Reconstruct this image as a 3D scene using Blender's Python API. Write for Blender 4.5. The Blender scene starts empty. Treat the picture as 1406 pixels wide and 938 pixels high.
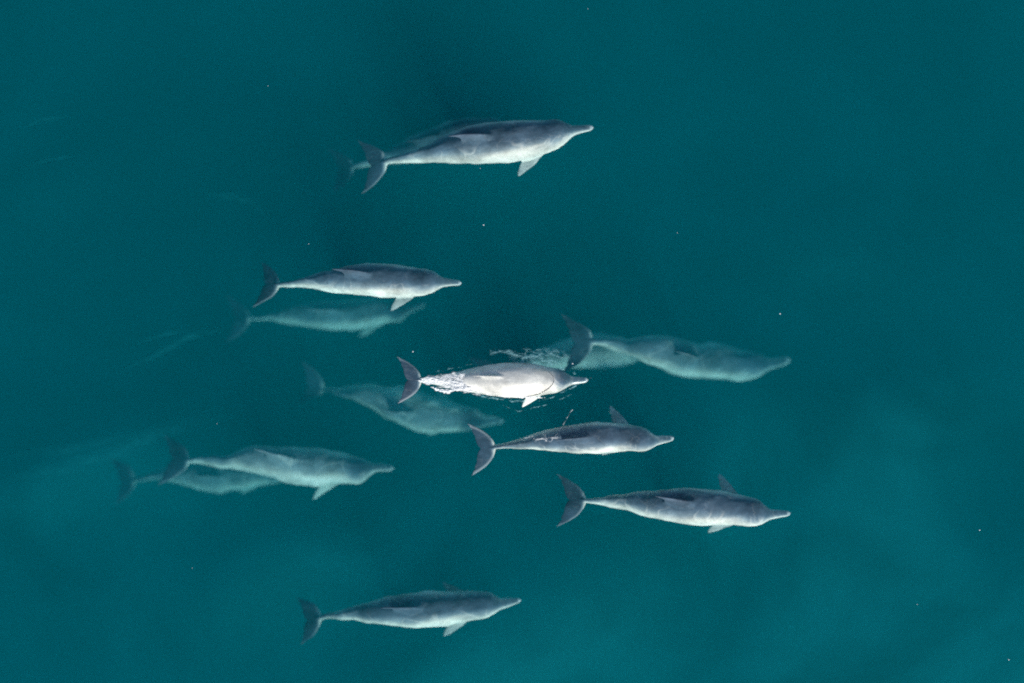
import bpy, bmesh, math, random
import numpy as np
from mathutils import Vector, noise

R = math.radians
scene = bpy.context.scene
COL = scene.collection

# ------------------------------------------------------------------ camera
CAM_H = 25.0                 # drone height above the water, metres
PPM = 125.0                  # photo pixels per metre at the water surface
cd = bpy.data.cameras.new("drone_camera")
cam = bpy.data.objects.new("drone_camera", cd)
COL.objects.link(cam)
cam.location = (0, 0, CAM_H)
cam.rotation_euler = (0, 0, 0)
cd.sensor_width = 36.0
cd.lens = 36.0 * CAM_H / (1406.0 / PPM)
cd.clip_end = 2000.0
cd.dof.use_dof = True
cd.dof.focus_distance = CAM_H
cd.dof.aperture_fstop = 0.085
scene.camera = cam

# ------------------------------------------------------------------ light
SUN_EL, SUN_AZ = 38.0, 154.0        # azimuth clockwise from image-up
world = bpy.data.worlds.new("World")
scene.world = world
world.use_nodes = True
wn = world.node_tree
bg = wn.nodes["Background"]
sky = wn.nodes.new("ShaderNodeTexSky")
sky.sky_type = 'NISHITA'
sky.sun_disc = False
sky.sun_elevation = R(SUN_EL)
sky.sun_rotation = R(SUN_AZ)
wn.links.new(sky.outputs[0], bg.inputs[0])
bg.inputs[1].default_value = 0.115

sd = bpy.data.lights.new("sun", 'SUN')
sd.energy = 4.2
sd.angle = R(8.0)          # a sun softened by thin haze and the moving surface
sd.color = (1.0, 0.965, 0.90)
sun = bpy.data.objects.new("sun", sd)
COL.objects.link(sun)
to_sun = Vector((math.sin(R(SUN_AZ)) * math.cos(R(SUN_EL)), math.cos(R(SUN_AZ)) * math.cos(R(SUN_EL)), math.sin(R(SUN_EL))))
sun.rotation_euler = to_sun.to_track_quat('Z', 'Y').to_euler()

scene.view_settings.view_transform = 'Standard'
scene.view_settings.look = 'None'
scene.view_settings.gamma = 1.0
scene.view_settings.exposure = 0.0
cy = scene.cycles
cy.use_denoising = False
cy.max_bounces = 8
cy.volume_bounces = 3
cy.transparent_max_bounces = 16
cy.sample_clamp_indirect = 4.0
cy.use_adaptive_sampling = True
cy.adaptive_threshold = 0.036
cy.adaptive_min_samples = 40
cy.pixel_filter_type = 'BLACKMAN_HARRIS'
cy.filter_width = 1.9


# ------------------------------------------------------------------ helpers
def world_pt(px, py, depth):
    """photo pixel + depth below the surface -> point in the water"""
    k = (CAM_H + depth) / CAM_H
    return np.array([(px - 703.0) / PPM * k, (469.0 - py) / PPM * k, -depth])


def link(name, me, mat, parent=None):
    o = bpy.data.objects.new(name, me)
    COL.objects.link(o)
    if mat:
        me.materials.clear()
        me.materials.append(mat)
    o.parent = parent
    return o


def new_mat(name):
    m = bpy.data.materials.new(name)
    m.use_nodes = True
    return m, m.node_tree.nodes, m.node_tree.links


def catmull(vals, u):
    """values at equally spaced knots, u in knot units"""
    vals = np.asarray(vals, float)
    n = len(vals)
    ext = np.concatenate([[2 * vals[0] - vals[1]], vals, [2 * vals[-1] - vals[-2]]])
    i = np.clip(np.floor(u).astype(int), 0, n - 2)
    f = (u - i)[:, None] if vals.ndim > 1 else (u - i)
    p0, p1, p2, p3 = ext[i], ext[i + 1], ext[i + 2], ext[i + 3]
    return 0.5 * (2 * p1 + (p2 - p0) * f + (2 * p0 - 5 * p1 + 4 * p2 - p3) * f ** 2 + (3 * p1 - p0 - 3 * p2 + p3) * f ** 3)


# ------------------------------------------------------------------ seabed
SKY_PATCH_MOUNDS = [(4.6, -2.1, 1.1, .7, .4, 3.2), (5.6, -4.2, 1.2, .8, .3, 3.6), (3.6, -3.7, 1.6, .8, .2, 3.0), (1.2, -2.6, 1.5, .8, .5, 2.7),  # mounds added for pale patches resembling sky reflected on the swell
             (3.9, 1.2, 1.0, .5, -.3, 2.7), (-2.8, -2.7, 1.3, .5, .4, 2.9), (-5.6, -1.6, 1.9, .45, .35, 2.9), (-.9, -4.2, 1.6, .6, .2, 2.8), (5.0, -.6, 1.2, .6, .1, 2.3),
             (-4.6, 2.4, 1.6, .35, .25, 1.9), (3.2, -1.0, 1.6, .7, .2, 2.2)]


def build_seabed():
    xs = np.concatenate([[-400, -120, -40, -20], np.linspace(-12, 12, 97), [20, 40, 120, 400]])
    ys = np.concatenate([[-400, -120, -40, -16], np.linspace(-9, 9, 73), [16, 40, 120, 400]])
    vs, fs = [], []
    for y in ys:
        for x in xs:
            lo = max(0.0, min(1.0, (2.3 - y + 0.22 * x) / 7.2)); lo = lo * lo * (3 - 2 * lo)  # slope added to lighten the water towards the lower right
            z = -4.5 + 1.05 * lo + 0.25 * noise.noise(Vector((x * 0.33 + 3.1, y * 0.42 - 1.7, 0.4)))
            for mx, my, rx, ry, ang, hh in SKY_PATCH_MOUNDS:
                dx, dy = x - mx, y - my
                rx, ry = rx * 1.15, ry * 1.5
                u, v = dx * math.cos(ang) + dy * math.sin(ang), -dx * math.sin(ang) + dy * math.cos(ang)
                wob = 1 + 0.35 * noise.noise(Vector((x * .8, y * .8, mx)))
                z += hh * .33 * (1 - .25 * lo) * math.exp(-((u / rx) ** 2 + (v / ry) ** 2) * wob)
            z = min(z, -2.75) + 0.10 * noise.noise(Vector((x * 0.9, y * 1.1, 2.0)))
            vs.append((x, y, z))
    nx = len(xs)
    for j in range(len(ys) - 1):
        for i in range(nx - 1):
            a = j * nx + i
            fs.append((a, a + 1, a + nx + 1, a + nx))
    me = bpy.data.meshes.new("seabed")
    me.from_pydata(vs, [], fs)
    me.polygons.foreach_set("use_smooth", [True] * len(fs))
    m, N, L = new_mat("sand_with_sky_patches")
    b = N["Principled BSDF"]
    b.inputs["Roughness"].default_value = 0.95
    tc = N.new("ShaderNodeTexCoord")
    n1 = N.new("ShaderNodeTexNoise"); n1.inputs["Scale"].default_value = 0.55; n1.inputs["Detail"].default_value = 5; n1.inputs["Roughness"].default_value = 0.55
    n1.inputs["Distortion"].default_value = 0.6
    cr = N.new("ShaderNodeValToRGB")
    e = cr.color_ramp.elements
    e[0].position = 0.37; e[0].color = (0.03, 0.13, 0.11, 1)
    e[1].position = 0.63; e[1].color = (0.07, 0.42, 0.40, 1)  # teal patches painted on the sand in place of reflected sky
    L.new(tc.outputs["Object"], n1.inputs["Vector"])
    L.new(n1.outputs["Fac"], cr.inputs["Fac"])
    L.new(cr.outputs[0], b.inputs["Base Color"])
    o = link("seabed", me, m)
    o["kind"] = "structure"
    return o


def build_water():
    bm = bmesh.new()
    bmesh.ops.create_cube(bm, size=1.0)
    for v in bm.verts:
        v.co.x *= 760; v.co.y *= 760
        v.co.z = 0.0 if v.co.z > 0 else -7.5
    me = bpy.data.meshes.new("water"); bm.to_mesh(me); bm.free()
    m = bpy.data.materials.new("sea_water"); m.use_nodes = True
    N, L = m.node_tree.nodes, m.node_tree.links
    N.clear()
    out = N.new("ShaderNodeOutputMaterial")
    add = N.new("ShaderNodeAddShader")
    sc = N.new("ShaderNodeVolumeScatter")
    sc.inputs["Anisotropy"].default_value = 0.0
    ab = N.new("ShaderNodeVolumeAbsorption")
    s = (0.0005, 0.121, 0.137)          # scattering per metre
    a = (0.600, 0.237, 0.202)          # absorption per metre
    ds = max(s); sc.inputs["Density"].default_value = ds
    sc.inputs["Color"].default_value = (s[0] / ds, s[1] / ds, s[2] / ds, 1)
    da = max(a); ab.inputs["Density"].default_value = da
    ab.inputs["Color"].default_value = (1 - a[0] / da, 1 - a[1] / da, 1 - a[2] / da, 1)
    L.new(sc.outputs[0], add.inputs[0]); L.new(ab.outputs[0], add.inputs[1])
    L.new(add.outputs[0], out.inputs["Volume"])
    o = link("water", me, m)
    o["kind"] = "structure"
    return o


build_seabed()
build_water()


# ------------------------------------------------------------------ dolphin skin
def skin_material(name, spec, rough):
    m, N, L = new_mat(name)
    b = N["Principled BSDF"]
    at = N.new("ShaderNodeAttribute"); at.attribute_name = "rest"
    sh = N.new("ShaderNodeAttribute"); sh.attribute_name = "shade"
    tip = N.new("ShaderNodeAttribute"); tip.attribute_name = "pale"
    oi = N.new("ShaderNodeObjectInfo")
    # every animal gets its own scratches: offset the rest coordinates by the object's random number
    off = N.new("ShaderNodeVectorMath"); off.operation = 'MULTIPLY_ADD'
    off.inputs[1].default_value = (1, 1, 1)
    cmb = N.new("ShaderNodeCombineXYZ")
    mul = N.new("ShaderNodeMath"); mul.operation = 'MULTIPLY'; mul.inputs[1].default_value = 13.0
    L.new(oi.outputs["Random"], mul.inputs[0])
    L.new(mul.outputs[0], cmb.inputs[0]); L.new(mul.outputs[0], cmb.inputs[1])
    L.new(at.outputs["Vector"], off.inputs[0]); L.new(cmb.outputs[0], off.inputs[2])

    def noise_tex(scale, detail, rough, vec=None):
        n = N.new("ShaderNodeTexNoise")
        n.inputs["Scale"].default_value = scale; n.inputs["Detail"].default_value = detail; n.inputs["Roughness"].default_value = rough
        L.new(vec or off.outputs[0], n.inputs["Vector"])
        return n
    st = N.new("ShaderNodeVectorMath"); st.operation = 'MULTIPLY'; st.inputs[1].default_value = (0.35, 1, 1)
    L.new(off.outputs[0], st.inputs[0])
    n1 = noise_tex(22.0, 5, 0.6, st.outputs[0])
    n2 = noise_tex(70.0, 4, 0.7)
    # wobble the boundary between cape, flank and belly
    w = N.new("ShaderNodeMath"); w.operation = 'MULTIPLY_ADD'; w.inputs[1].default_value = 0.22; w.inputs[2].default_value = -0.11
    L.new(n1.outputs["Fac"], w.inputs[0])
    ad = N.new("ShaderNodeMath"); ad.operation = 'ADD'
    L.new(sh.outputs["Fac"], ad.inputs[0]); L.new(w.outputs[0], ad.inputs[1])
    cr = N.new("ShaderNodeValToRGB")
    els = cr.color_ramp.elements
    els[0].position = 0.0; els[0].color = (0.034, 0.058, 0.090, 1)
    els[1].position = 1.0; els[1].color = (0.86, 0.83, 0.76, 1)
    for p, c in ((0.18, (0.085, 0.130, 0.178)), (0.38, (0.22, 0.275, 0.31)), (0.60, (0.50, 0.51, 0.485)), (0.80, (0.76, 0.735, 0.66))):
        e = els.new(p); e.color = (*c, 1)
    L.new(ad.outputs[0], cr.inputs["Fac"])
    # fine mottling
    mm = N.new("ShaderNodeMapRange"); mm.inputs[1].default_value = 0.3; mm.inputs[2].default_value = 0.7
    mm.inputs[3].default_value = 0.86; mm.inputs[4].default_value = 1.12
    L.new(n2.outputs["Fac"], mm.inputs[0])
    n3 = noise_tex(9.0, 4, 0.62)  # broad pale and dark blotches in the colour, replacing dappled sunlight
    m3 = N.new("ShaderNodeMapRange"); m3.inputs[1].default_value = 0.3; m3.inputs[2].default_value = 0.7
    m3.inputs[3].default_value = 0.62; m3.inputs[4].default_value = 1.30
    L.new(n3.outputs["Fac"], m3.inputs[0])
    m4 = N.new("ShaderNodeMath"); m4.operation = 'MULTIPLY'
    L.new(mm.outputs[0], m4.inputs[0]); L.new(m3.outputs[0], m4.inputs[1])
    mx = N.new("ShaderNodeMix"); mx.data_type = 'RGBA'; mx.blend_type = 'MULTIPLY'; mx.inputs[0].default_value = 1.0
    L.new(cr.outputs[0], mx.inputs[6]); L.new(m4.outputs[0], mx.inputs[7])
    # pale tooth-rake scratches
    wv = N.new("ShaderNodeTexVoronoi"); wv.feature = 'DISTANCE_TO_EDGE'; wv.inputs["Scale"].default_value = 9.0
    sv = N.new("ShaderNodeVectorMath"); sv.operation = 'MULTIPLY'; sv.inputs[1].default_value = (0.5, 1.4, 1.4)
    dn = N.new("ShaderNodeVectorMath"); dn.operation = 'MULTIPLY_ADD'; dn.inputs[1].default_value = (0.09, 0.09, 0.09)
    L.new(n1.outputs["Color"], dn.inputs[0]); L.new(off.outputs[0], dn.inputs[2])
    L.new(dn.outputs[0], sv.inputs[0]); L.new(sv.outputs[0], wv.inputs["Vector"])
    lt = N.new("ShaderNodeMapRange"); lt.inputs[1].default_value = 0.0; lt.inputs[2].default_value = 0.018
    lt.inputs[3].default_value = 0.14; lt.inputs[4].default_value = 0.0
    L.new(wv.outputs["Distance"], lt.inputs[0])
    ms = N.new("ShaderNodeMix"); ms.data_type = 'RGBA'
    ms.inputs[7].default_value = (0.5, 0.49, 0.47, 1)
    L.new(lt.outputs[0], ms.inputs[0]); L.new(mx.outputs[2], ms.inputs[6])
    nb = noise_tex(5.5, 2, 0.5); nb.inputs["Distortion"].default_value = 0.9  # wavy pale lines painted on the skin in place of caustics
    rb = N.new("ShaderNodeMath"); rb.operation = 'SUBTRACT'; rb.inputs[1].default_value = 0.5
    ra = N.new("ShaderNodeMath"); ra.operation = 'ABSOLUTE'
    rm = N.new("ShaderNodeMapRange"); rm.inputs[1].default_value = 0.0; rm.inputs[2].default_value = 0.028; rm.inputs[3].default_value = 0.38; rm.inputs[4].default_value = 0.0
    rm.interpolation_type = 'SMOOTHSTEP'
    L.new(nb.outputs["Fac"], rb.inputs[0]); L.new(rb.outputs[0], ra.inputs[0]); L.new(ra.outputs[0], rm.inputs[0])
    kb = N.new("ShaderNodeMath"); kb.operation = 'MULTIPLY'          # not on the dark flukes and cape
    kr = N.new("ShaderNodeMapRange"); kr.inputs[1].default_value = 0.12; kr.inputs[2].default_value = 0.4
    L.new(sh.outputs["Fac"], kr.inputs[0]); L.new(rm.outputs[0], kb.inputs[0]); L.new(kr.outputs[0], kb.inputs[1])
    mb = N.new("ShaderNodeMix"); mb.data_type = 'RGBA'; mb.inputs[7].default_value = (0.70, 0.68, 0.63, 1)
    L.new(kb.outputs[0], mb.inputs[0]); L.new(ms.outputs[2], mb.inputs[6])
    # pale snout tip, fin edges
    mt = N.new("ShaderNodeMix"); mt.data_type = 'RGBA'
    mt.inputs[7].default_value = (0.58, 0.60, 0.61, 1)
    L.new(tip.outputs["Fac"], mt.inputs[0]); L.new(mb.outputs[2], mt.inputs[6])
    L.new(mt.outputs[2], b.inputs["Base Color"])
    b.inputs["Roughness"].default_value = rough
    b.inputs["Specular IOR Level"].default_value = spec
    bu = N.new("ShaderNodeBump"); bu.inputs["Strength"].default_value = 0.12; bu.inputs["Distance"].default_value = 0.01
    L.new(n2.outputs["Fac"], bu.inputs["Height"]); L.new(bu.outputs[0], b.inputs["Normal"])
    return m


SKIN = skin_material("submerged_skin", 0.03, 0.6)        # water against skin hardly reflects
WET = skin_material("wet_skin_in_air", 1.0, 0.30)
EYE, _n, _l = new_mat("dark_eye")
_n["Principled BSDF"].inputs["Base Color"].default_value = (0.012, 0.011, 0.010, 1)
_n["Principled BSDF"].inputs["Roughness"].default_value = 0.15

# ------------------------------------------------------------------ dolphin body in its straight rest pose, length 1, snout at x=0, notch at x=-1
S_ = [0.0, .006, .015, .05, .09, .112, .13, .15, .18, .22, .27, .33, .40, .48, .56, .64, .71, .78, .84, .89, .93, .96, .985]
W_ = [.002, .009, .0135, .0178, .0235, .0345, .0475, .0580, .0655, .0680, .0735, .0800, .083, .0800, .071, .0575, .0435, .029, .0180, .0120, .0100, .0105, .007]
T_ = [.001, .006, .0085, .0112, .0150, .0330, .0530, .0630, .0690, .0740, .0810, .087, .090, .089, .083, .072, .060, .048, .038, .029, .021, .014, .005]
B_ = [.003, .009, .0125, .017, .023, .028, .033, .039, .047, .056, .066, .077, .083, .083, .077, .067, .056, .044, .034, .0265, .020, .014, .005]
ZC = [-.012, -.012, -.012, -.011, -.009, -.007, -.005, -.003, 0, 0, 0, 0, 0, 0, 0, 0, 0, 0, 0, 0, 0, 0, 0]


def prof(s):
    return (np.interp(s, S_, W_), np.interp(s, S_, T_), np.interp(s, S_, B_), np.interp(s, S_, ZC))


def add_loft(bm, rings):
    """closed loft of rings (each a list of points), end caps"""
    vr = [[bm.verts.new(p) for p in r] for r in rings]
    n = len(vr[0])
    for a, b in zip(vr[:-1], vr[1:]):
        for i in range(n):
            bm.faces.new((a[i], a[(i + 1) % n], b[(i + 1) % n], b[i]))
    bm.faces.new(list(reversed(vr[0]))); bm.faces.new(vr[-1])


def foil(org, chord_dir, thick_dir, chord, thick, n=8):
    """closed aerofoil section: leading edge at org, running along chord_dir"""
    pts = []
    for k in range(n + 1):
        u = 0.5 - 0.5 * math.cos(math.pi * k / n)
        h = thick * (1.9 * math.sqrt(max(u, 0)) * (1 - u) + 0.16) * (1 if 0 < k < n else 0.55)
        pts.append((u, h))
    ring = [org + chord_dir * (chord * u) + thick_dir * h * 0.5 for u, h in pts]
    ring += [org + chord_dir * (chord * u) - thick_dir * h * 0.5 for u, h in reversed(pts)]
    return ring


def rest_mesh(fl_n=(0.7, 0.85), fl_s=(0.7, 0.85), girth=1.0, fluke=1.0, fin=1.0):
    """fl_n / fl_s: (droop, sweep) in radians of the left (image-up when swimming right) and right flipper"""
    bm = bmesh.new()
    ss = np.unique(np.concatenate([np.linspace(0, .03, 7), np.linspace(.03, .2, 18), np.linspace(.2, .985, 44)]))
    rings = []
    for s in ss:
        w, t, b, zc = prof(s)
        g = 1 + (girth - 1) * min(1, max(0, (s - .13) / .15)) * min(1, max(0, (.95 - s) / .2))
        w, t, b = w * g, t * g, b * g
        keel = min(1, max(0, (s - .6) / .25)) * min(1, max(0, (1 - s) / .05))
        ring = []
        for k in range(40):
            a = 2 * math.pi * k / 40
            ca, sa = math.cos(a), math.sin(a)
            p = 1.0 + 0.35 * keel                        # tail stock pinched to a keel above and below
            y = w * math.copysign(abs(ca) ** p, ca)
            z = (t if sa > 0 else b) * math.copysign(abs(sa) ** 0.96, sa)
            ring.append(Vector((-s, y, z + zc)))
        rings.append(ring)
    add_loft(bm, rings)
    # flukes
    for side in (1, -1):
        rr = []
        for k in range(15):
            t = k / 14
            xl = .922 + .020 * t + .112 * t ** 2.6
            xt = 0.996 + .024 * (1 - math.exp(-t * 10)) + .038 * t ** 2
            if t > .93:
                xl = xl + (xt - xl) * ((t - .93) / .07) * .45
            y = side * (.124 * fluke * t - .004)
            rr.append(foil(Vector((-xl, y, 0.004 - .01 * t * t)), Vector((-1, 0, 0)), Vector((0, 0, 1)), max(xt - xl, .006), .016 * (1 - t) + .0062))
        add_loft(bm, rr)
    # dorsal fin
    rr = []
    for k in range(13):
        t = k / 12
        xl = .420 + .105 * t + .085 * t ** 3
        xt = .580 - .010 * math.sin(math.pi * t) + .040 * t ** 2.2
        z0 = float(prof(.5)[1]) * girth - .012
        rr.append(foil(Vector((-xl, 0, z0 + .022 + (.088 * fin) * t - .022 * (1 - t))), Vector((-1, 0, 0)), Vector((0, 1, 0)), max(xt - xl, .008), .020 * (1 - t) + .0065 + .050 * max(0, 1 - t / .5) ** 2))
    add_loft(bm, rr)
    # flippers
    for side, (droop, sweep) in ((1, fl_n), (-1, fl_s)):
        d = Vector((-math.sin(sweep), side * math.cos(sweep) * math.cos(droop), -math.cos(sweep) * math.sin(droop)))
        c = (Vector((-1, 0, 0)) + d * (-d.dot(Vector((-1, 0, 0))))).normalized()
        n = d.cross(c).normalized()
        root = Vector((-.222, side * .045 * girth, -.034))
        rr = []
        for k in range(13):
            t = k / 12
            chord = .088 * (1 - t) ** .75 + .007
            cur = .034 * t * t                            # leading edge bows backwards towards the tip
            rr.append(foil(root + d * (.158 * t) + c * (cur + .004 * t), c, n, chord, .018 * (1 - t) + .0065))
        add_loft(bm, rr)
    bmesh.ops.recalc_face_normals(bm, faces=bm.faces)
    me = bpy.data.meshes.new("tmp_rest"); bm.to_mesh(me); bm.free()
    o = bpy.data.objects.new("tmp_rest", me); COL.objects.link(o)
    rm = o.modifiers.new("r", 'REMESH'); rm.mode = 'VOXEL'; rm.voxel_size = 0.0034; rm.use_smooth_shade = True
    sm = o.modifiers.new("s", 'SMOOTH'); sm.factor = 0.5; sm.iterations = 3
    dg = bpy.context.evaluated_depsgraph_get()
    res = bpy.data.meshes.new_from_object(o.evaluated_get(dg))
    bpy.data.objects.remove(o); bpy.data.meshes.remove(me)
    return res


def smooth01(x):
    x = np.clip(x, 0, 1)
    return x * x * (3 - 2 * x)


def paint(me, co, girth, tone):
    """natural colour pattern of the skin plus added paleness from tone, 0 dark cape ... 1 white belly, as vertex attributes"""
    s, y, z = -co[:, 0], co[:, 1], co[:, 2]
    w, t, b, zc = prof(np.clip(s, 0, .985))
    ay = np.abs(y) / np.maximum(w, 1e-4)
    zz = (z - zc)
    h = np.where(zz > 0, zz / np.maximum(t, 1e-4), zz / np.maximum(b, 1e-4))
    ang = np.degrees(np.arctan2(h, np.maximum(ay, 1e-4)))            # 90 back, 0 flank, -90 belly
    shade = 0.13 + 0.90 * smooth01((80 - ang) / 98.0)
    # shoulder blaze: paler sweep behind the head up over the flank
    shade += 0.20 * np.exp(-((s - .36) / .08) ** 2) * smooth01((75 - ang) / 60)
    # darker cape line between head and fin, pale tail stock
    shade += 0.14 * smooth01((s - .66) / .14) * smooth01((.95 - s) / .08)
    shade -= 0.07 * np.exp(-((s - .20) / .05) ** 2)
    # head: pale cheeks and lower jaw, dark upper beak
    shade += 0.16 * smooth01((.16 - s) / .05) * smooth01((25 - ang) / 40)
    shade += 0.09 * smooth01((.115 - s) / .03)
    # fluke
    fk = smooth01((s - .925) / .03)
    shade = shade * (1 - fk) + fk * (0.03 + 0.05 * np.abs(y) / .12)
    # dorsal fin
    df = ((zz > t * girth * 1.02 + .003) & (s > .4) & (s < .68))
    shade = np.where(df, 0.13, shade)
    # flippers
    out = np.sqrt((y / np.maximum(w * girth, 1e-4)) ** 2 + (np.minimum(zz, 0) / np.maximum(b * girth, 1e-4)) ** 2)
    fp = ((out > 1.10) & (s > .17) & (s < .45) & (z < .02))
    shade = np.where(fp, 0.56, shade)
    # narrow blaze running back from the shoulder
    shade += 0.15 * np.exp(-((ang - 40 + (s - .3) * 70) / 10) ** 2) * smooth01((s - .17) / .08) * smooth01((.55 - s) / .12)
    shade = np.clip(shade + tone * smooth01((100 - ang) / 12) * smooth01((s - .15) / .08) * smooth01((.80 - s) / .1), 0, 1)  # tone pales the body; on the surfacing dolphin it paints the glare
    pale = smooth01((.022 - s) / .012) * 0.95
    # crease between melon and beak
    pale = np.maximum(pale, 0.45 * np.exp(-((s - .122 - .035 * np.clip((70 - ang) / 100, 0, 1)) / .007) ** 2) * smooth01((62 - ang) / 40))
    # mouth line edge and eye patch
    pale = np.maximum(pale, 0.6 * np.exp(-((ang - 12) / 16) ** 2) * smooth01((.13 - s) / .02))
    # leading edges of the flukes
    lead = .922 + .020 * (np.abs(y) / .124) + .112 * (np.abs(y) / .124) ** 2.6
    pale = np.maximum(pale, 0.34 * fk * smooth01((lead + .022 - s) / .018) * smooth01((np.abs(y) - .02) / .03))
    pale = np.maximum(pale, 0.40 * fk * smooth01((np.abs(y) - .098) / .03))
    for nm, v in (("shade", shade), ("pale", pale)):
        a = me.attributes.new(nm, 'FLOAT', 'POINT')
        a.data.foreach_set("value", np.clip(v, 0, 1).astype(np.float32))
    a = me.attributes.new("rest", 'FLOAT_VECTOR', 'POINT')
    a.data.foreach_set("vector", co.astype(np.float32).ravel())


class Spine:
    def __init__(self, pts, roll):
        P = np.array([world_pt(*p) for p in pts])
        u = np.linspace(0, len(P) - 1, 400)
        # knots are not equally spaced: parametrise by chord, then resample by arc length
        C = catmull(P, u)
        d = np.concatenate([[0], np.cumsum(np.linalg.norm(np.diff(C, axis=0), axis=1))])
        self.L = d[-1]
        s = np.linspace(0, 1, 301)
        C = np.stack([np.interp(s * self.L, d, C[:, i]) for i in range(3)], 1)
        k = np.ones(25) / 25                                    # soften kinks left by hand-picked points
        pad = np.concatenate([C[0] + (C[0] - C[1:13][::-1]), C, C[-1] + (C[-1] - C[-13:-1][::-1])])
        C = np.stack([np.convolve(pad[:, i], k, 'valid') for i in range(3)], 1)
        self.C, self.s = C, s
        self.T = np.gradient(C, axis=0)
        self.T = -self.T / np.linalg.norm(self.T, axis=1)[:, None]     # forward
        self.roll = roll

    def deform(self, co):
        s = -co[:, 0]
        sc = np.clip(s, 0, 1)
        P = np.stack([np.interp(sc, self.s, self.C[:, i]) for i in range(3)], 1)
        T = np.stack([np.interp(sc, self.s, self.T[:, i]) for i in range(3)], 1)
        T /= np.linalg.norm(T, axis=1)[:, None]
        P = P - T * (s - sc)[:, None] * self.L
        Z = np.array([0, 0, 1.0])
        U = Z - T * (T @ Z)[:, None]; U /= np.linalg.norm(U, axis=1)[:, None]
        Y = np.cross(U, T)
        r = np.radians(np.interp(sc, [0, .3, 1], [self.roll[0], self.roll[0], self.roll[1]]))[:, None]
        U2 = U * np.cos(r) + Y * np.sin(r)
        Y2 = Y * np.cos(r) - U * np.sin(r)
        return P + (Y2 * co[:, 1:2] + U2 * co[:, 2:3]) * self.L


def dolphin(label, pts, roll=(0, 0), fl_n=(0.7, 0.85), fl_s=(0.7, 0.85), girth=1.0, fluke=1.0, fin=1.0, mat=None, tone=0.0, relief=.0042):
    me = rest_mesh(fl_n, fl_s, girth, fluke, fin)
    n = len(me.vertices)
    co = np.empty(n * 3, np.float32); me.vertices.foreach_get("co", co); co = co.reshape(n, 3).astype(float)
    paint(me, co, girth, tone)
    nr = np.empty(n * 3, np.float32); me.vertices.foreach_get("normal", nr); nr = nr.reshape(n, 3)
    sd_ = pts[0][0] * .01
    lump = np.array([noise.noise(Vector((p[0] * 13 + sd_, p[1] * 20, p[2] * 20))) + .5 * noise.noise(Vector((p[0] * 30, p[1] * 42 + sd_, p[2] * 42))) for p in co])
    inner = smooth01((-co[:, 0] - .10) / .1) * smooth01((.93 + co[:, 0]) / .1) * (np.abs(co[:, 1]) < .085) * (co[:, 2] < .10)
    co = co + nr * (lump * inner * relief)[:, None]          # lumps added so the sun breaks into patches like rippling light
    sp = Spine(pts, roll)
    w = sp.deform(co)
    dep = np.clip(-w[:, 2], 0, 2)
    wob = np.array([[noise.noise(Vector((p[0] * 2.6, p[1] * 5.0, 3.3 + sp.L))), noise.noise(Vector((p[0] * 6.5, p[1] * 8.0, 7.7 + sp.L)))] for p in w])
    w[:, 1] += (wob[:, 0] * .030 + wob[:, 1] * .014) * np.minimum(dep * 1.2 + .12, 1.3)      # ripple refraction put into the shape, growing with depth; also varies outlines
    org = sp.deform(np.array([[-.42, 0, 0]]))[0]
    me.vertices.foreach_set("co", (w - org).astype(np.float32).ravel())
    me.polygons.foreach_set("use_smooth", [True] * len(me.polygons))
    me.name = "dolphin"
    me.update()
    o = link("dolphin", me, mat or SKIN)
    o.location = org
    o["label"] = label; o["category"] = "dolphin"; o["group"] = "dolphins of the swimming pod"
    for side in (1, -1):
        wd, tp, bt, zc = prof(.158)
        bm = bmesh.new()
        bmesh.ops.create_uvsphere(bm, u_segments=10, v_segments=6, radius=1.0)
        ev = np.array([v.co[:] for v in bm.verts])
        c = np.array([-.158, side * (wd * .965), -.010])
        ec = sp.deform(ev * np.array([.0062, .0035, .0045]) + c) - org
        for v, p in zip(bm.verts, ec):
            v.co = p
        em = bpy.data.meshes.new("eye"); bm.to_mesh(em); bm.free()
        em.polygons.foreach_set("use_smooth", [True] * len(em.polygons))
        link("eye", em, EYE, o)
    return o


# ------------------------------------------------------------------ the pod: points run snout -> fluke notch as (photo x, photo y, depth m)
dolphin("grey dolphin nearest the top edge, swimming right over a faint companion",
        [(815, 172, .30), (780, 180, .30), (745, 188, .32), (700, 194, .34), (650, 199, .38), (600, 208, .42), (560, 217, .48), (535, 223, .54), (510, 227, .60)],
        roll=(14, 8), fl_n=(.9, .9), fl_s=(.35, .68), girth=1.08)
dolphin("faint deeper dolphin almost hidden under the topmost dolphin, only tail and fin tip showing",
        [(722, 178, 1.22), (690, 179, 1.22), (650, 183, 1.24), (610, 193, 1.26), (570, 205, 1.28), (530, 219, 1.30), (495, 226, 1.32), (467, 231, 1.35)],
        roll=(12, 10))
dolphin("grey dolphin with pale back fin, upper left of the pod above a fainter one",
        [(634, 387, .30), (605, 388, .30), (570, 387, .33), (530, 385, .36), (490, 384, .39), (450, 386, .43), (410, 389, .48), (385, 391, .54), (366, 391, .60)],
        roll=(14, 20), fl_n=(1.0, .9), fl_s=(.5, .7))
dolphin("blurred deeper dolphin just below the upper left dolphin",
        [(584, 416, 1.75), (550, 424, 1.75), (515, 430, 1.75), (480, 432, 1.75), (440, 432, 1.75), (400, 434, 1.75), (360, 437, 1.75), (325, 438, 1.75)],
        roll=(10, 10), fl_s=(.5, .8), tone=.2)
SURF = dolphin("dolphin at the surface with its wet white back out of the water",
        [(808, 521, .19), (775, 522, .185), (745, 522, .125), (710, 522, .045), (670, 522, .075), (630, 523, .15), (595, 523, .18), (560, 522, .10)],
        roll=(11, 11), fl_n=(1.0, .8), fl_s=(.35, .75), girth=1.14, fluke=1.08, fin=.28, mat=WET, tone=.52, relief=.0016)  # tone paints sun glare into the colour of the emerged back
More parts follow.
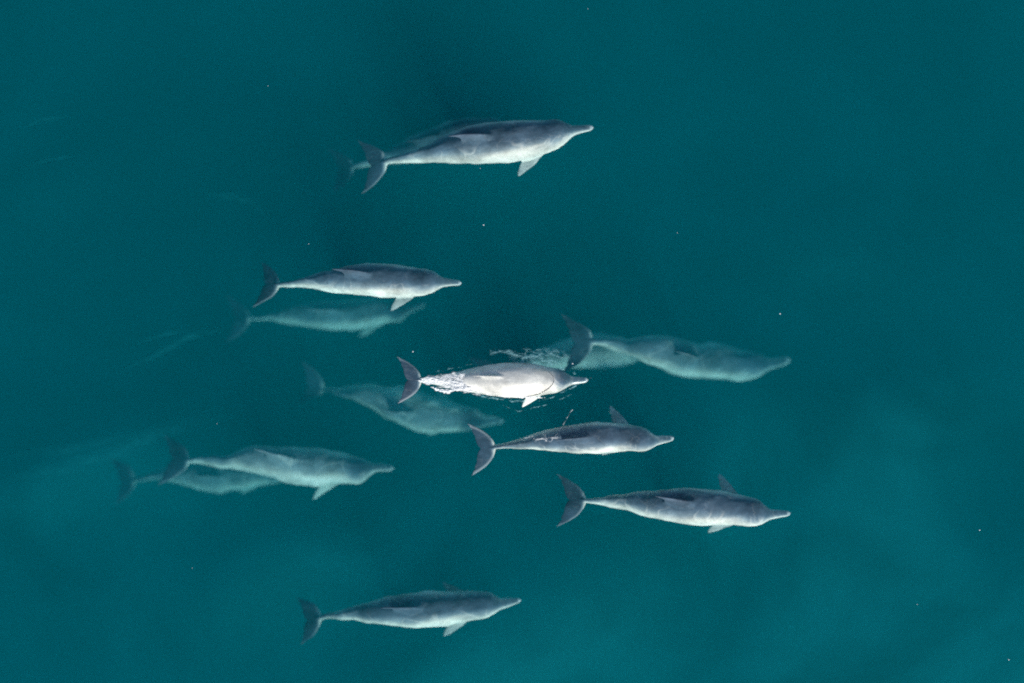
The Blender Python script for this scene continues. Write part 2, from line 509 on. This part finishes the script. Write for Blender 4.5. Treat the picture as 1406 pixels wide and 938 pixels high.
dolphin("blurred deep dolphin slanting below the tail of the surfacing dolphin",
        [(692, 577, 1.5), (660, 577, 1.5), (625, 574, 1.5), (590, 568, 1.5), (550, 556, 1.5), (510, 544, 1.5), (465, 535, 1.6), (425, 529, 1.6)],
        roll=(-10, -14), fl_s=(.5, .8), girth=1.18, tone=.25)
dolphin("faint greenish dolphin at the right, ahead of the surfacing dolphin, with dark flukes",
        [(1086, 495, 1.45), (1050, 499, 1.45), (1015, 500, 1.45), (975, 496, 1.42), (935, 491, 1.32), (895, 481, 1.12), (850, 472, 1.1), (815, 470, .85), (790, 470, .8)],
        roll=(6, 8), fl_n=(.9, .9), fl_s=(1.1, 1.0), tone=.15)
dolphin("very faint pale dolphin deep below the dark flukes near the surfacing dolphin's snout",
        [(915, 478, 1.50), (885, 481, 1.50), (850, 483, 1.50), (815, 484, 1.50), (775, 486, 1.50), (735, 496, 1.50), (700, 508, 1.50), (665, 517, 1.50)],
        roll=(0, 0), girth=1.15, tone=.5)
dolphin("grey dolphin in mid pod with splash on its tail, below the surfacing dolphin",
        [(926, 602, .25), (893, 605, .24), (860, 601, .24), (820, 601, .24), (780, 603, .25), (740, 606, .25), (705, 611, .24), (682, 614, .22), (660, 616, .20)],
        roll=(6, -4), fl_n=(.15, .45), fl_s=(.6, 1.0), fluke=1.12, fin=1.1)
dolphin("crisp grey dolphin at the lower right, both flippers spread",
        [(1086, 704, .28), (1050, 707, .28), (1015, 700, .29), (970, 696, .31), (930, 695, .33), (890, 692, .35), (850, 689, .37), (815, 688, .38), (782, 687, .36)],
        roll=(13, 16), fl_n=(.1, .5), fl_s=(.65, .85), fin=1.15)
dolphin("hazy pale dolphin at the lower left with fin raised, above a fainter one",
        [(541, 641, 1.1), (505, 643, 1.1), (470, 643, 1.1), (430, 641, 1.1), (390, 637, 1.1), (350, 632, 1.1), (310, 634, 1.12), (270, 634, 1.15), (238, 632, 1.15)],
        roll=(14, 22), fl_s=(.3, .7), tone=.26)
dolphin("faint dolphin trailing at far left beneath the hazy lower left dolphin",
        [(420, 645, 1.8), (390, 647, 1.8), (355, 650, 1.8), (318, 654, 1.8), (282, 655, 1.8), (245, 653, 1.8), (205, 655, 1.85), (168, 659, 1.9)],
        roll=(4, 0), tone=.25)
dolphin("pale grey dolphin swimming alone at the bottom of the picture",
        [(716, 823, .55), (685, 828, .55), (650, 831, .56), (610, 835, .58), (570, 838, .60), (530, 839, .62), (490, 842, .66), (455, 846, .76), (423, 850, .90)],
        roll=(11, 11), fl_n=(.5, .7), fl_s=(.35, .85), girth=.97, fluke=.95)


# ------------------------------------------------------------------ foam and splashes on the surface
def foam_material(name, alpha, scale, lo, hi, col=(0.80, 0.82, 0.82)):
    """froth: white bubbles with clear gaps between them"""
    m, N, L = new_mat(name)
    b = N["Principled BSDF"]
    b.inputs["Base Color"].default_value = (*col, 1)
    b.inputs["Roughness"].default_value = 0.4
    tc = N.new("ShaderNodeTexCoord")
    mp = N.new("ShaderNodeMapping"); mp.inputs["Scale"].default_value = (0.45, 1.0, 1.0); mp.inputs["Rotation"].default_value = (0, 0, .15)
    n = N.new("ShaderNodeTexNoise"); n.inputs["Scale"].default_value = scale; n.inputs["Detail"].default_value = 4; n.inputs["Roughness"].default_value = .65
    n.inputs["Distortion"].default_value = .8
    mr = N.new("ShaderNodeMapRange"); mr.inputs[1].default_value = lo; mr.inputs[2].default_value = hi; mr.inputs[4].default_value = alpha
    L.new(tc.outputs["Object"], mp.inputs[0]); L.new(mp.outputs[0], n.inputs["Vector"]); L.new(n.outputs["Fac"], mr.inputs[0]); 
    so = N.new("ShaderNodeAttribute"); so.attribute_name = "soft"
    am = N.new("ShaderNodeMath"); am.operation = 'MULTIPLY'
    L.new(mr.outputs[0], am.inputs[0]); L.new(so.outputs["Fac"], am.inputs[1]); L.new(am.outputs[0], b.inputs["Alpha"])
    bu = N.new("ShaderNodeBump"); bu.inputs["Strength"].default_value = .4; bu.inputs["Distance"].default_value = .02
    L.new(n.outputs["Fac"], bu.inputs["Height"]); L.new(bu.outputs[0], b.inputs["Normal"])
    return m


def fbm(x, y, z, o=3):
    return noise.fractal(Vector((x, y, z)), 1.0, 2.0, o)


def foam_patch(name, label, box, field, mat, base, step=0.5, seed=0.0, lump=.010, sharp=3.0):
    """a thin lumpy skin of froth standing on the water where field(px, py) > 0"""
    x0, y0, x1, y1 = box
    nx, ny = int((x1 - x0) / step), int((y1 - y0) / step)
    val = np.array([[field(x0 + i * step, y0 + j * step) for i in range(nx + 1)] for j in range(ny + 1)])
    vs, fs, idx, soft = [], [], {}, []

    def vert(i, j):
        if (i, j) not in idx:
            px, py = x0 + i * step, y0 + j * step
            px += 0.3 * noise.noise(Vector((px * 1.7, py * 1.7, 5 + seed))); py += 0.3 * noise.noise(Vector((px * 1.7, py * 1.7, 9 + seed)))
            p = world_pt(px, py, 0)
            v = min(1.0, max(0.0, val[j, i]))
            idx[(i, j)] = len(vs); soft.append(min(1.0, v * sharp))
            vs.append((p[0], p[1], base + lump * (v ** .5) * (1 + noise.noise(Vector((px * .35, py * .8, seed))))))
        return idx[(i, j)]
    for j in range(ny):
        for i in range(nx):
            if val[j, i] + val[j + 1, i] + val[j, i + 1] + val[j + 1, i + 1] > 0:
                fs.append((vert(i, j + 1), vert(i + 1, j + 1), vert(i + 1, j), vert(i, j)))
    me = bpy.data.meshes.new(name); me.from_pydata(vs, [], fs)
    me.polygons.foreach_set("use_smooth", [True] * len(fs))
    o = link(name, me, mat)
    me.attributes.new("soft", 'FLOAT', 'POINT').data.foreach_set("value", soft)
    o["kind"] = "stuff"; o["label"] = label; o["category"] = "foam"
    return o


FOAM = foam_material("white_froth", 1.0, 36.0, .26, .50, (.90, .91, .90))
FILM = foam_material("thin_froth_film", .95, 30.0, .32, .56, (.86, .88, .88))
THIN = foam_material("faint_froth", .46, 24.0, .34, .66, (0.36, 0.72, 0.78))
SPLASH = foam_material("fine_splash", .95, 60.0, .40, .64)
STREAK = foam_material("pale_streak", .06, 5.0, .30, .75, (0.03, 0.70, 0.80))


def pl(x, pts):
    return float(np.interp(x, [p[0] for p in pts], [p[1] for p in pts]))


def film(px, py):
    """thin frothy water sheet over the tail of the surfacing dolphin"""
    c = pl(px, [(574, 523), (590, 522), (620, 523), (650, 526), (680, 533), (705, 542), (735, 546)])
    hw = pl(px, [(574, 0), (582, 5), (600, 8), (625, 13), (655, 14), (675, 8), (700, 4), (738, 0)])
    return 1 - abs(py - c) / max(hw, .1) + .35 * fbm(px * .12, py * .25, .7) if hw > .05 else -1


def wash(px, py):
    """bright streaks of white water along the tail and near flank"""
    c = pl(px, [(578, 520), (600, 523), (620, 526), (650, 530), (680, 538), (705, 544), (745, 546)])
    hw = pl(px, [(576, 0), (584, 3), (600, 8), (625, 12), (650, 11), (668, 8), (690, 5), (720, 2.4), (747, 1.0), (750, 0)])
    d = (py - c) / max(hw, .1)
    if abs(d) > 1.4 or hw <= .05:
        return -1
    st = 1 - 2.6 * abs(fbm(px * .035 + 2, py * .20 - px * .05, .3))
    return (1 - d * d) * .6 + st * .6 + .35 * fbm(px * .16, py * .34, 4.2) - .42


def crest(px, py):
    """curling lower lip of the wash"""
    c = pl(px, [(592, 531), (602, 536), (612, 538), (625, 535), (645, 532), (665, 535), (690, 541)]) + 1.8 * noise.noise(Vector((px * .16, 1, 2)))
    d = abs(py - c) / pl(px, [(590, .1), (600, 2.4), (618, 3.4), (640, 2.4), (668, 1.4), (692, .4)])
    return 1 - d + .9 * fbm(px * .22, py * .3, 7) if d < 2 else -1


def far_ripple(px, py):
    """broken ripples on the far side of the surfacing dolphin"""
    v = -1
    if 672 < px < 724:
        c = pl(px, [(676, 485), (690, 482), (705, 486), (720, 491)])
        v = max(v, 1 - abs(py - c) / 5.0 + .9 * fbm(px * .10, py * .25, 1.5) - .45)
    if 716 < px < 815:
        c2 = pl(px, [(718, 491), (735, 490), (750, 496), (765, 503), (790, 513), (815, 520)])
        v = max(v, 1 - abs(py - c2) / pl(px, [(716, 4), (740, 9), (760, 5), (790, 2.0), (815, .8)]) + 1.3 * fbm(px * .16, py * .24, 6.5) - .8)
    if 590 < px < 672:
        c3 = pl(px, [(590, 512), (615, 507), (640, 502), (670, 493)])
        v = max(v, 1 - abs(py - c3) / 2.2 + 1.5 * fbm(px * .16, py * .4, 8.5) - .95)
    if 668 < px < 800 and py > 462:                      # chop thrown up beside the shoulder
        e = max(0.0, 1 - ((px - 738) / 48) ** 2 - ((py - 491) / 15) ** 2)
        if e > 0:
            r = 1 - 3.0 * abs(fbm(px * .075 + py * .03, py * .17 - px * .06, 14.5))
            v = max(v, (.55 * r - .05) * min(1, e * 2.2))
    return v


def near_ripple(px, py):
    """water bulging along the near flank and round the head"""
    v = -1
    for k, (pts, hw) in enumerate((([(660, 544), (690, 549), (720, 551), (738, 550)], 1.8), ([(738, 551), (756, 546), (775, 537), (792, 529)], 1.6), ([(690, 556), (712, 565), (730, 561), (760, 553), (785, 541)], 1.3))):
        if pts[0][0] < px < pts[-1][0]:
            v = max(v, .8 * (1 - abs(py - pl(px, pts) - 1.2 * noise.noise(Vector((px * .11, k, 4)))) / hw) + 1.1 * fbm(px * .12, py * .2 + k, 15.5) - .35)
    return v


def tail_splash(px, py):
    """thin splash over the tail of the dolphin below"""
    c = pl(px, [(715, 601), (740, 603), (766, 601)])
    d = abs(py - c) / pl(px, [(708, .3), (730, 4.0), (755, 5.4), (770, .3)])
    v = 1 - d + 1.4 * fbm(px * .14, py * .36, 2.5) - .7 if d < 1.5 else -1
    if 757 < px < 787:
        c = pl(px, [(757, 605), (764, 597), (774, 582), (785, 563)])
        v = max(v, 1 - abs(py - c) / 2.0 + .9 * fbm(px * .3, py * .3, 3.5) - .62)
    return v


foam_patch("froth_film", "thin frothy water sheet over the surfacing dolphin's tail", (572, 503, 742, 556), film, FILM, .003, seed=6)
foam_patch("foam_wash", "white foam streaks pouring off the tail of the surfacing dolphin", (574, 505, 750, 554), wash, FOAM, .012, seed=1)
foam_patch("foam_crest", "curling white lip of foam beside the surfacing dolphin's tail", (588, 524, 694, 548), crest, FOAM, .020, seed=2)
foam_patch("ripple_foam", "broken pale ripples above the surfacing dolphin's back", (560, 445, 816, 526), far_ripple, THIN, .004, seed=3, sharp=1.6)
foam_patch("ripple_foam", "thin broken ripple along the near flank and head of the surfacing dolphin", (655, 520, 800, 572), near_ripple, THIN, .004, seed=21, sharp=1.6)
foam_patch("splash_foam", "thin splash over the tail of the mid pod dolphin", (706, 560, 790, 612), tail_splash, SPLASH, .006, seed=4, sharp=1.6)



def streak(arcs):  # soft pale teal streaks laid on the water along arcs
    def f(px, py):
        v = -1
        for pts, hw in arcs:
            if pts[0][0] < px < pts[-1][0]:
                t = (px - pts[0][0]) / (pts[-1][0] - pts[0][0])
                d = abs(py - pl(px, pts) - 2 * noise.noise(Vector((px * .04, hw, 3)))) / (hw * (.25 + math.sin(math.pi * t)))
                v = max(v, (1 - d) * math.sin(math.pi * t) * (.75 + .5 * fbm(px * .06, py * .12, hw)))
        return v
    return f


foam_patch("pale_streak", "faint curved streak on the water at the upper left", (276, 248, 376, 306), streak([([(278, 266), (320, 270), (345, 278), (374, 302)], 5), ]), STREAK, .003, step=1.5, seed=11, lump=.002, sharp=1.2)
foam_patch("pale_streak", "faint pale streak trailing at the left edge above the far left dolphin", (0, 560, 320, 680), streak([([(0, 660), (80, 645), (160, 622), (230, 590), (318, 570)], 14), ([(0, 628), (90, 618), (200, 592)], 8)]), STREAK, .003, step=2.5, seed=12, lump=.002, sharp=1.0)
foam_patch("pale_streak", "two faint short pale lines near the upper left edge", (20, 145, 110, 245), streak([([(25, 176), (60, 164), (100, 160)], 3.0), ([(25, 232), (65, 220), (105, 215)], 3.0)]), STREAK, .003, step=1.2, seed=13, lump=.002, sharp=1.2)
foam_patch("pale_streak", "faint pale streak left of the blurred upper left dolphin", (150, 440, 330, 520), streak([([(160, 512), (210, 490), (260, 462), (325, 448)], 6), ([(180, 475), (230, 458), (290, 446)], 3.5)]), STREAK, .003, step=1.5, seed=14, lump=.002, sharp=1.2)


def flecks():
    """specks of foam drifting on the surface"""
    rnd = random.Random(5)
    spots = [(1071, 431, 1.0), (664, 309, .9), (1345, 728, .9), (1385, 906, .9), (1259, 830, .5), (424, 335, .5), (298, 582, .45), (264, 780, .45), (930, 320, .45), (368, 118, .45)]
    spots += [(rnd.uniform(560, 800), rnd.uniform(455, 515), rnd.uniform(.5, .95)) for _ in range(4)]
    spots += [(rnd.uniform(0, 1406), rnd.uniform(0, 938), rnd.uniform(.3, .55)) for _ in range(2)]
    bm = bmesh.new()
    for x, y, r in spots:
        p = world_pt(x, y, 0)
        ret = bmesh.ops.create_icosphere(bm, subdivisions=1, radius=r / PPM)
        for v in ret["verts"]:
            v.co = Vector((v.co.x * rnd.uniform(.9, 1.3) + p[0], v.co.y + p[1], v.co.z * .5 + .003))
    me = bpy.data.meshes.new("foam_flecks"); bm.to_mesh(me); bm.free()
    m, N, L = new_mat("fleck_foam")
    N["Principled BSDF"].inputs["Base Color"].default_value = (.72, .76, .76, 1)
    N["Principled BSDF"].inputs["Roughness"].default_value = .5
    o = link("foam_flecks", me, m)
    o["kind"] = "stuff"; o["label"] = "tiny white flecks of foam scattered over the water"; o["category"] = "foam"


flecks()


def bow_ripple():
    """raised rim of dark water where the surfacing back parts the surface"""
    bm = bmesh.new(); bm.from_mesh(SURF.data)
    off = SURF.location
    cut = bmesh.ops.bisect_plane(bm, geom=bm.verts[:] + bm.edges[:] + bm.faces[:], plane_co=(0, 0, .004 - off.z), plane_no=(0, 0, 1))["geom_cut"]
    adj = {}
    for e in cut:
        if isinstance(e, bmesh.types.BMEdge):
            a, b = e.verts
            adj.setdefault(a, []).append(b); adj.setdefault(b, []).append(a)
    seen, runs = set(), []
    x_min = (692 - 703) / PPM
    for v0 in adj:                                       # walk each loop of the waterline
        if v0 in seen:
            continue
        loop, v = [], v0
        while v is not None and v not in seen:
            seen.add(v); loop.append(np.array((v.co + off)[:]))
            v = next((w for w in adj[v] if w not in seen), None)
        runs.append(loop)
    loop = max(runs, key=len)
    k0 = min(range(len(loop)), key=lambda k: loop[k][0])
    loop = loop[k0:] + loop[:k0]
    bm.free()
    P = np.array([p for p in loop if p[0] > x_min])
    d = np.concatenate([[0], np.cumsum(np.linalg.norm(np.diff(P, axis=0), axis=1))])
    P = np.stack([np.interp(np.linspace(0, d[-1], 72), d, P[:, c]) for c in range(3)], 1)
    pad = np.concatenate([np.repeat(P[:1], 3, 0), P, np.repeat(P[-1:], 3, 0)])
    P = np.stack([np.convolve(pad[:, c], np.ones(7) / 7, 'valid') for c in range(3)], 1)[6:66]
    if P[0][1] < P[-1][1]:
        P = P[::-1]                                       # from the far side round to the near flank
    vs, fs = [], []
    for k, p in enumerate(P):
        t = P[min(k + 1, 59)] - P[max(k - 1, 0)]; t /= np.linalg.norm(t)
        nrm = np.array([-t[1], t[0], 0])
        r = .0062 * min(1, max(0.02, (k - 18) / 16), max(.02, (60 - k) / 16)) * (1 + .55 * noise.noise(Vector((k * .22, 0, 3))))
        for a in range(8):
            q = 2 * math.pi * a / 8
            vs.append(tuple(p + nrm * r * math.cos(q) + np.array([0, 0, 1]) * (1.2 * r * math.sin(q))))
    for k in range(59):
        for a in range(8):
            fs.append((k * 8 + a, k * 8 + (a + 1) % 8, k * 8 + 8 + (a + 1) % 8, k * 8 + 8 + a))
    me = bpy.data.meshes.new("bow_ripple"); me.from_pydata(vs, [], fs)
    me.polygons.foreach_set("use_smooth", [True] * len(fs))
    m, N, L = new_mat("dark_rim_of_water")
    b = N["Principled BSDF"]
    b.inputs["Base Color"].default_value = (.02, .035, .045, 1); b.inputs["Roughness"].default_value = .12  # dark refraction of the steep water edge painted as base colour
    o = link("bow_ripple", me, m)
    o["kind"] = "stuff"; o["label"] = "dark curved waterline across the surfacing dolphin's shoulders"; o["category"] = "ripple"


bow_ripple()
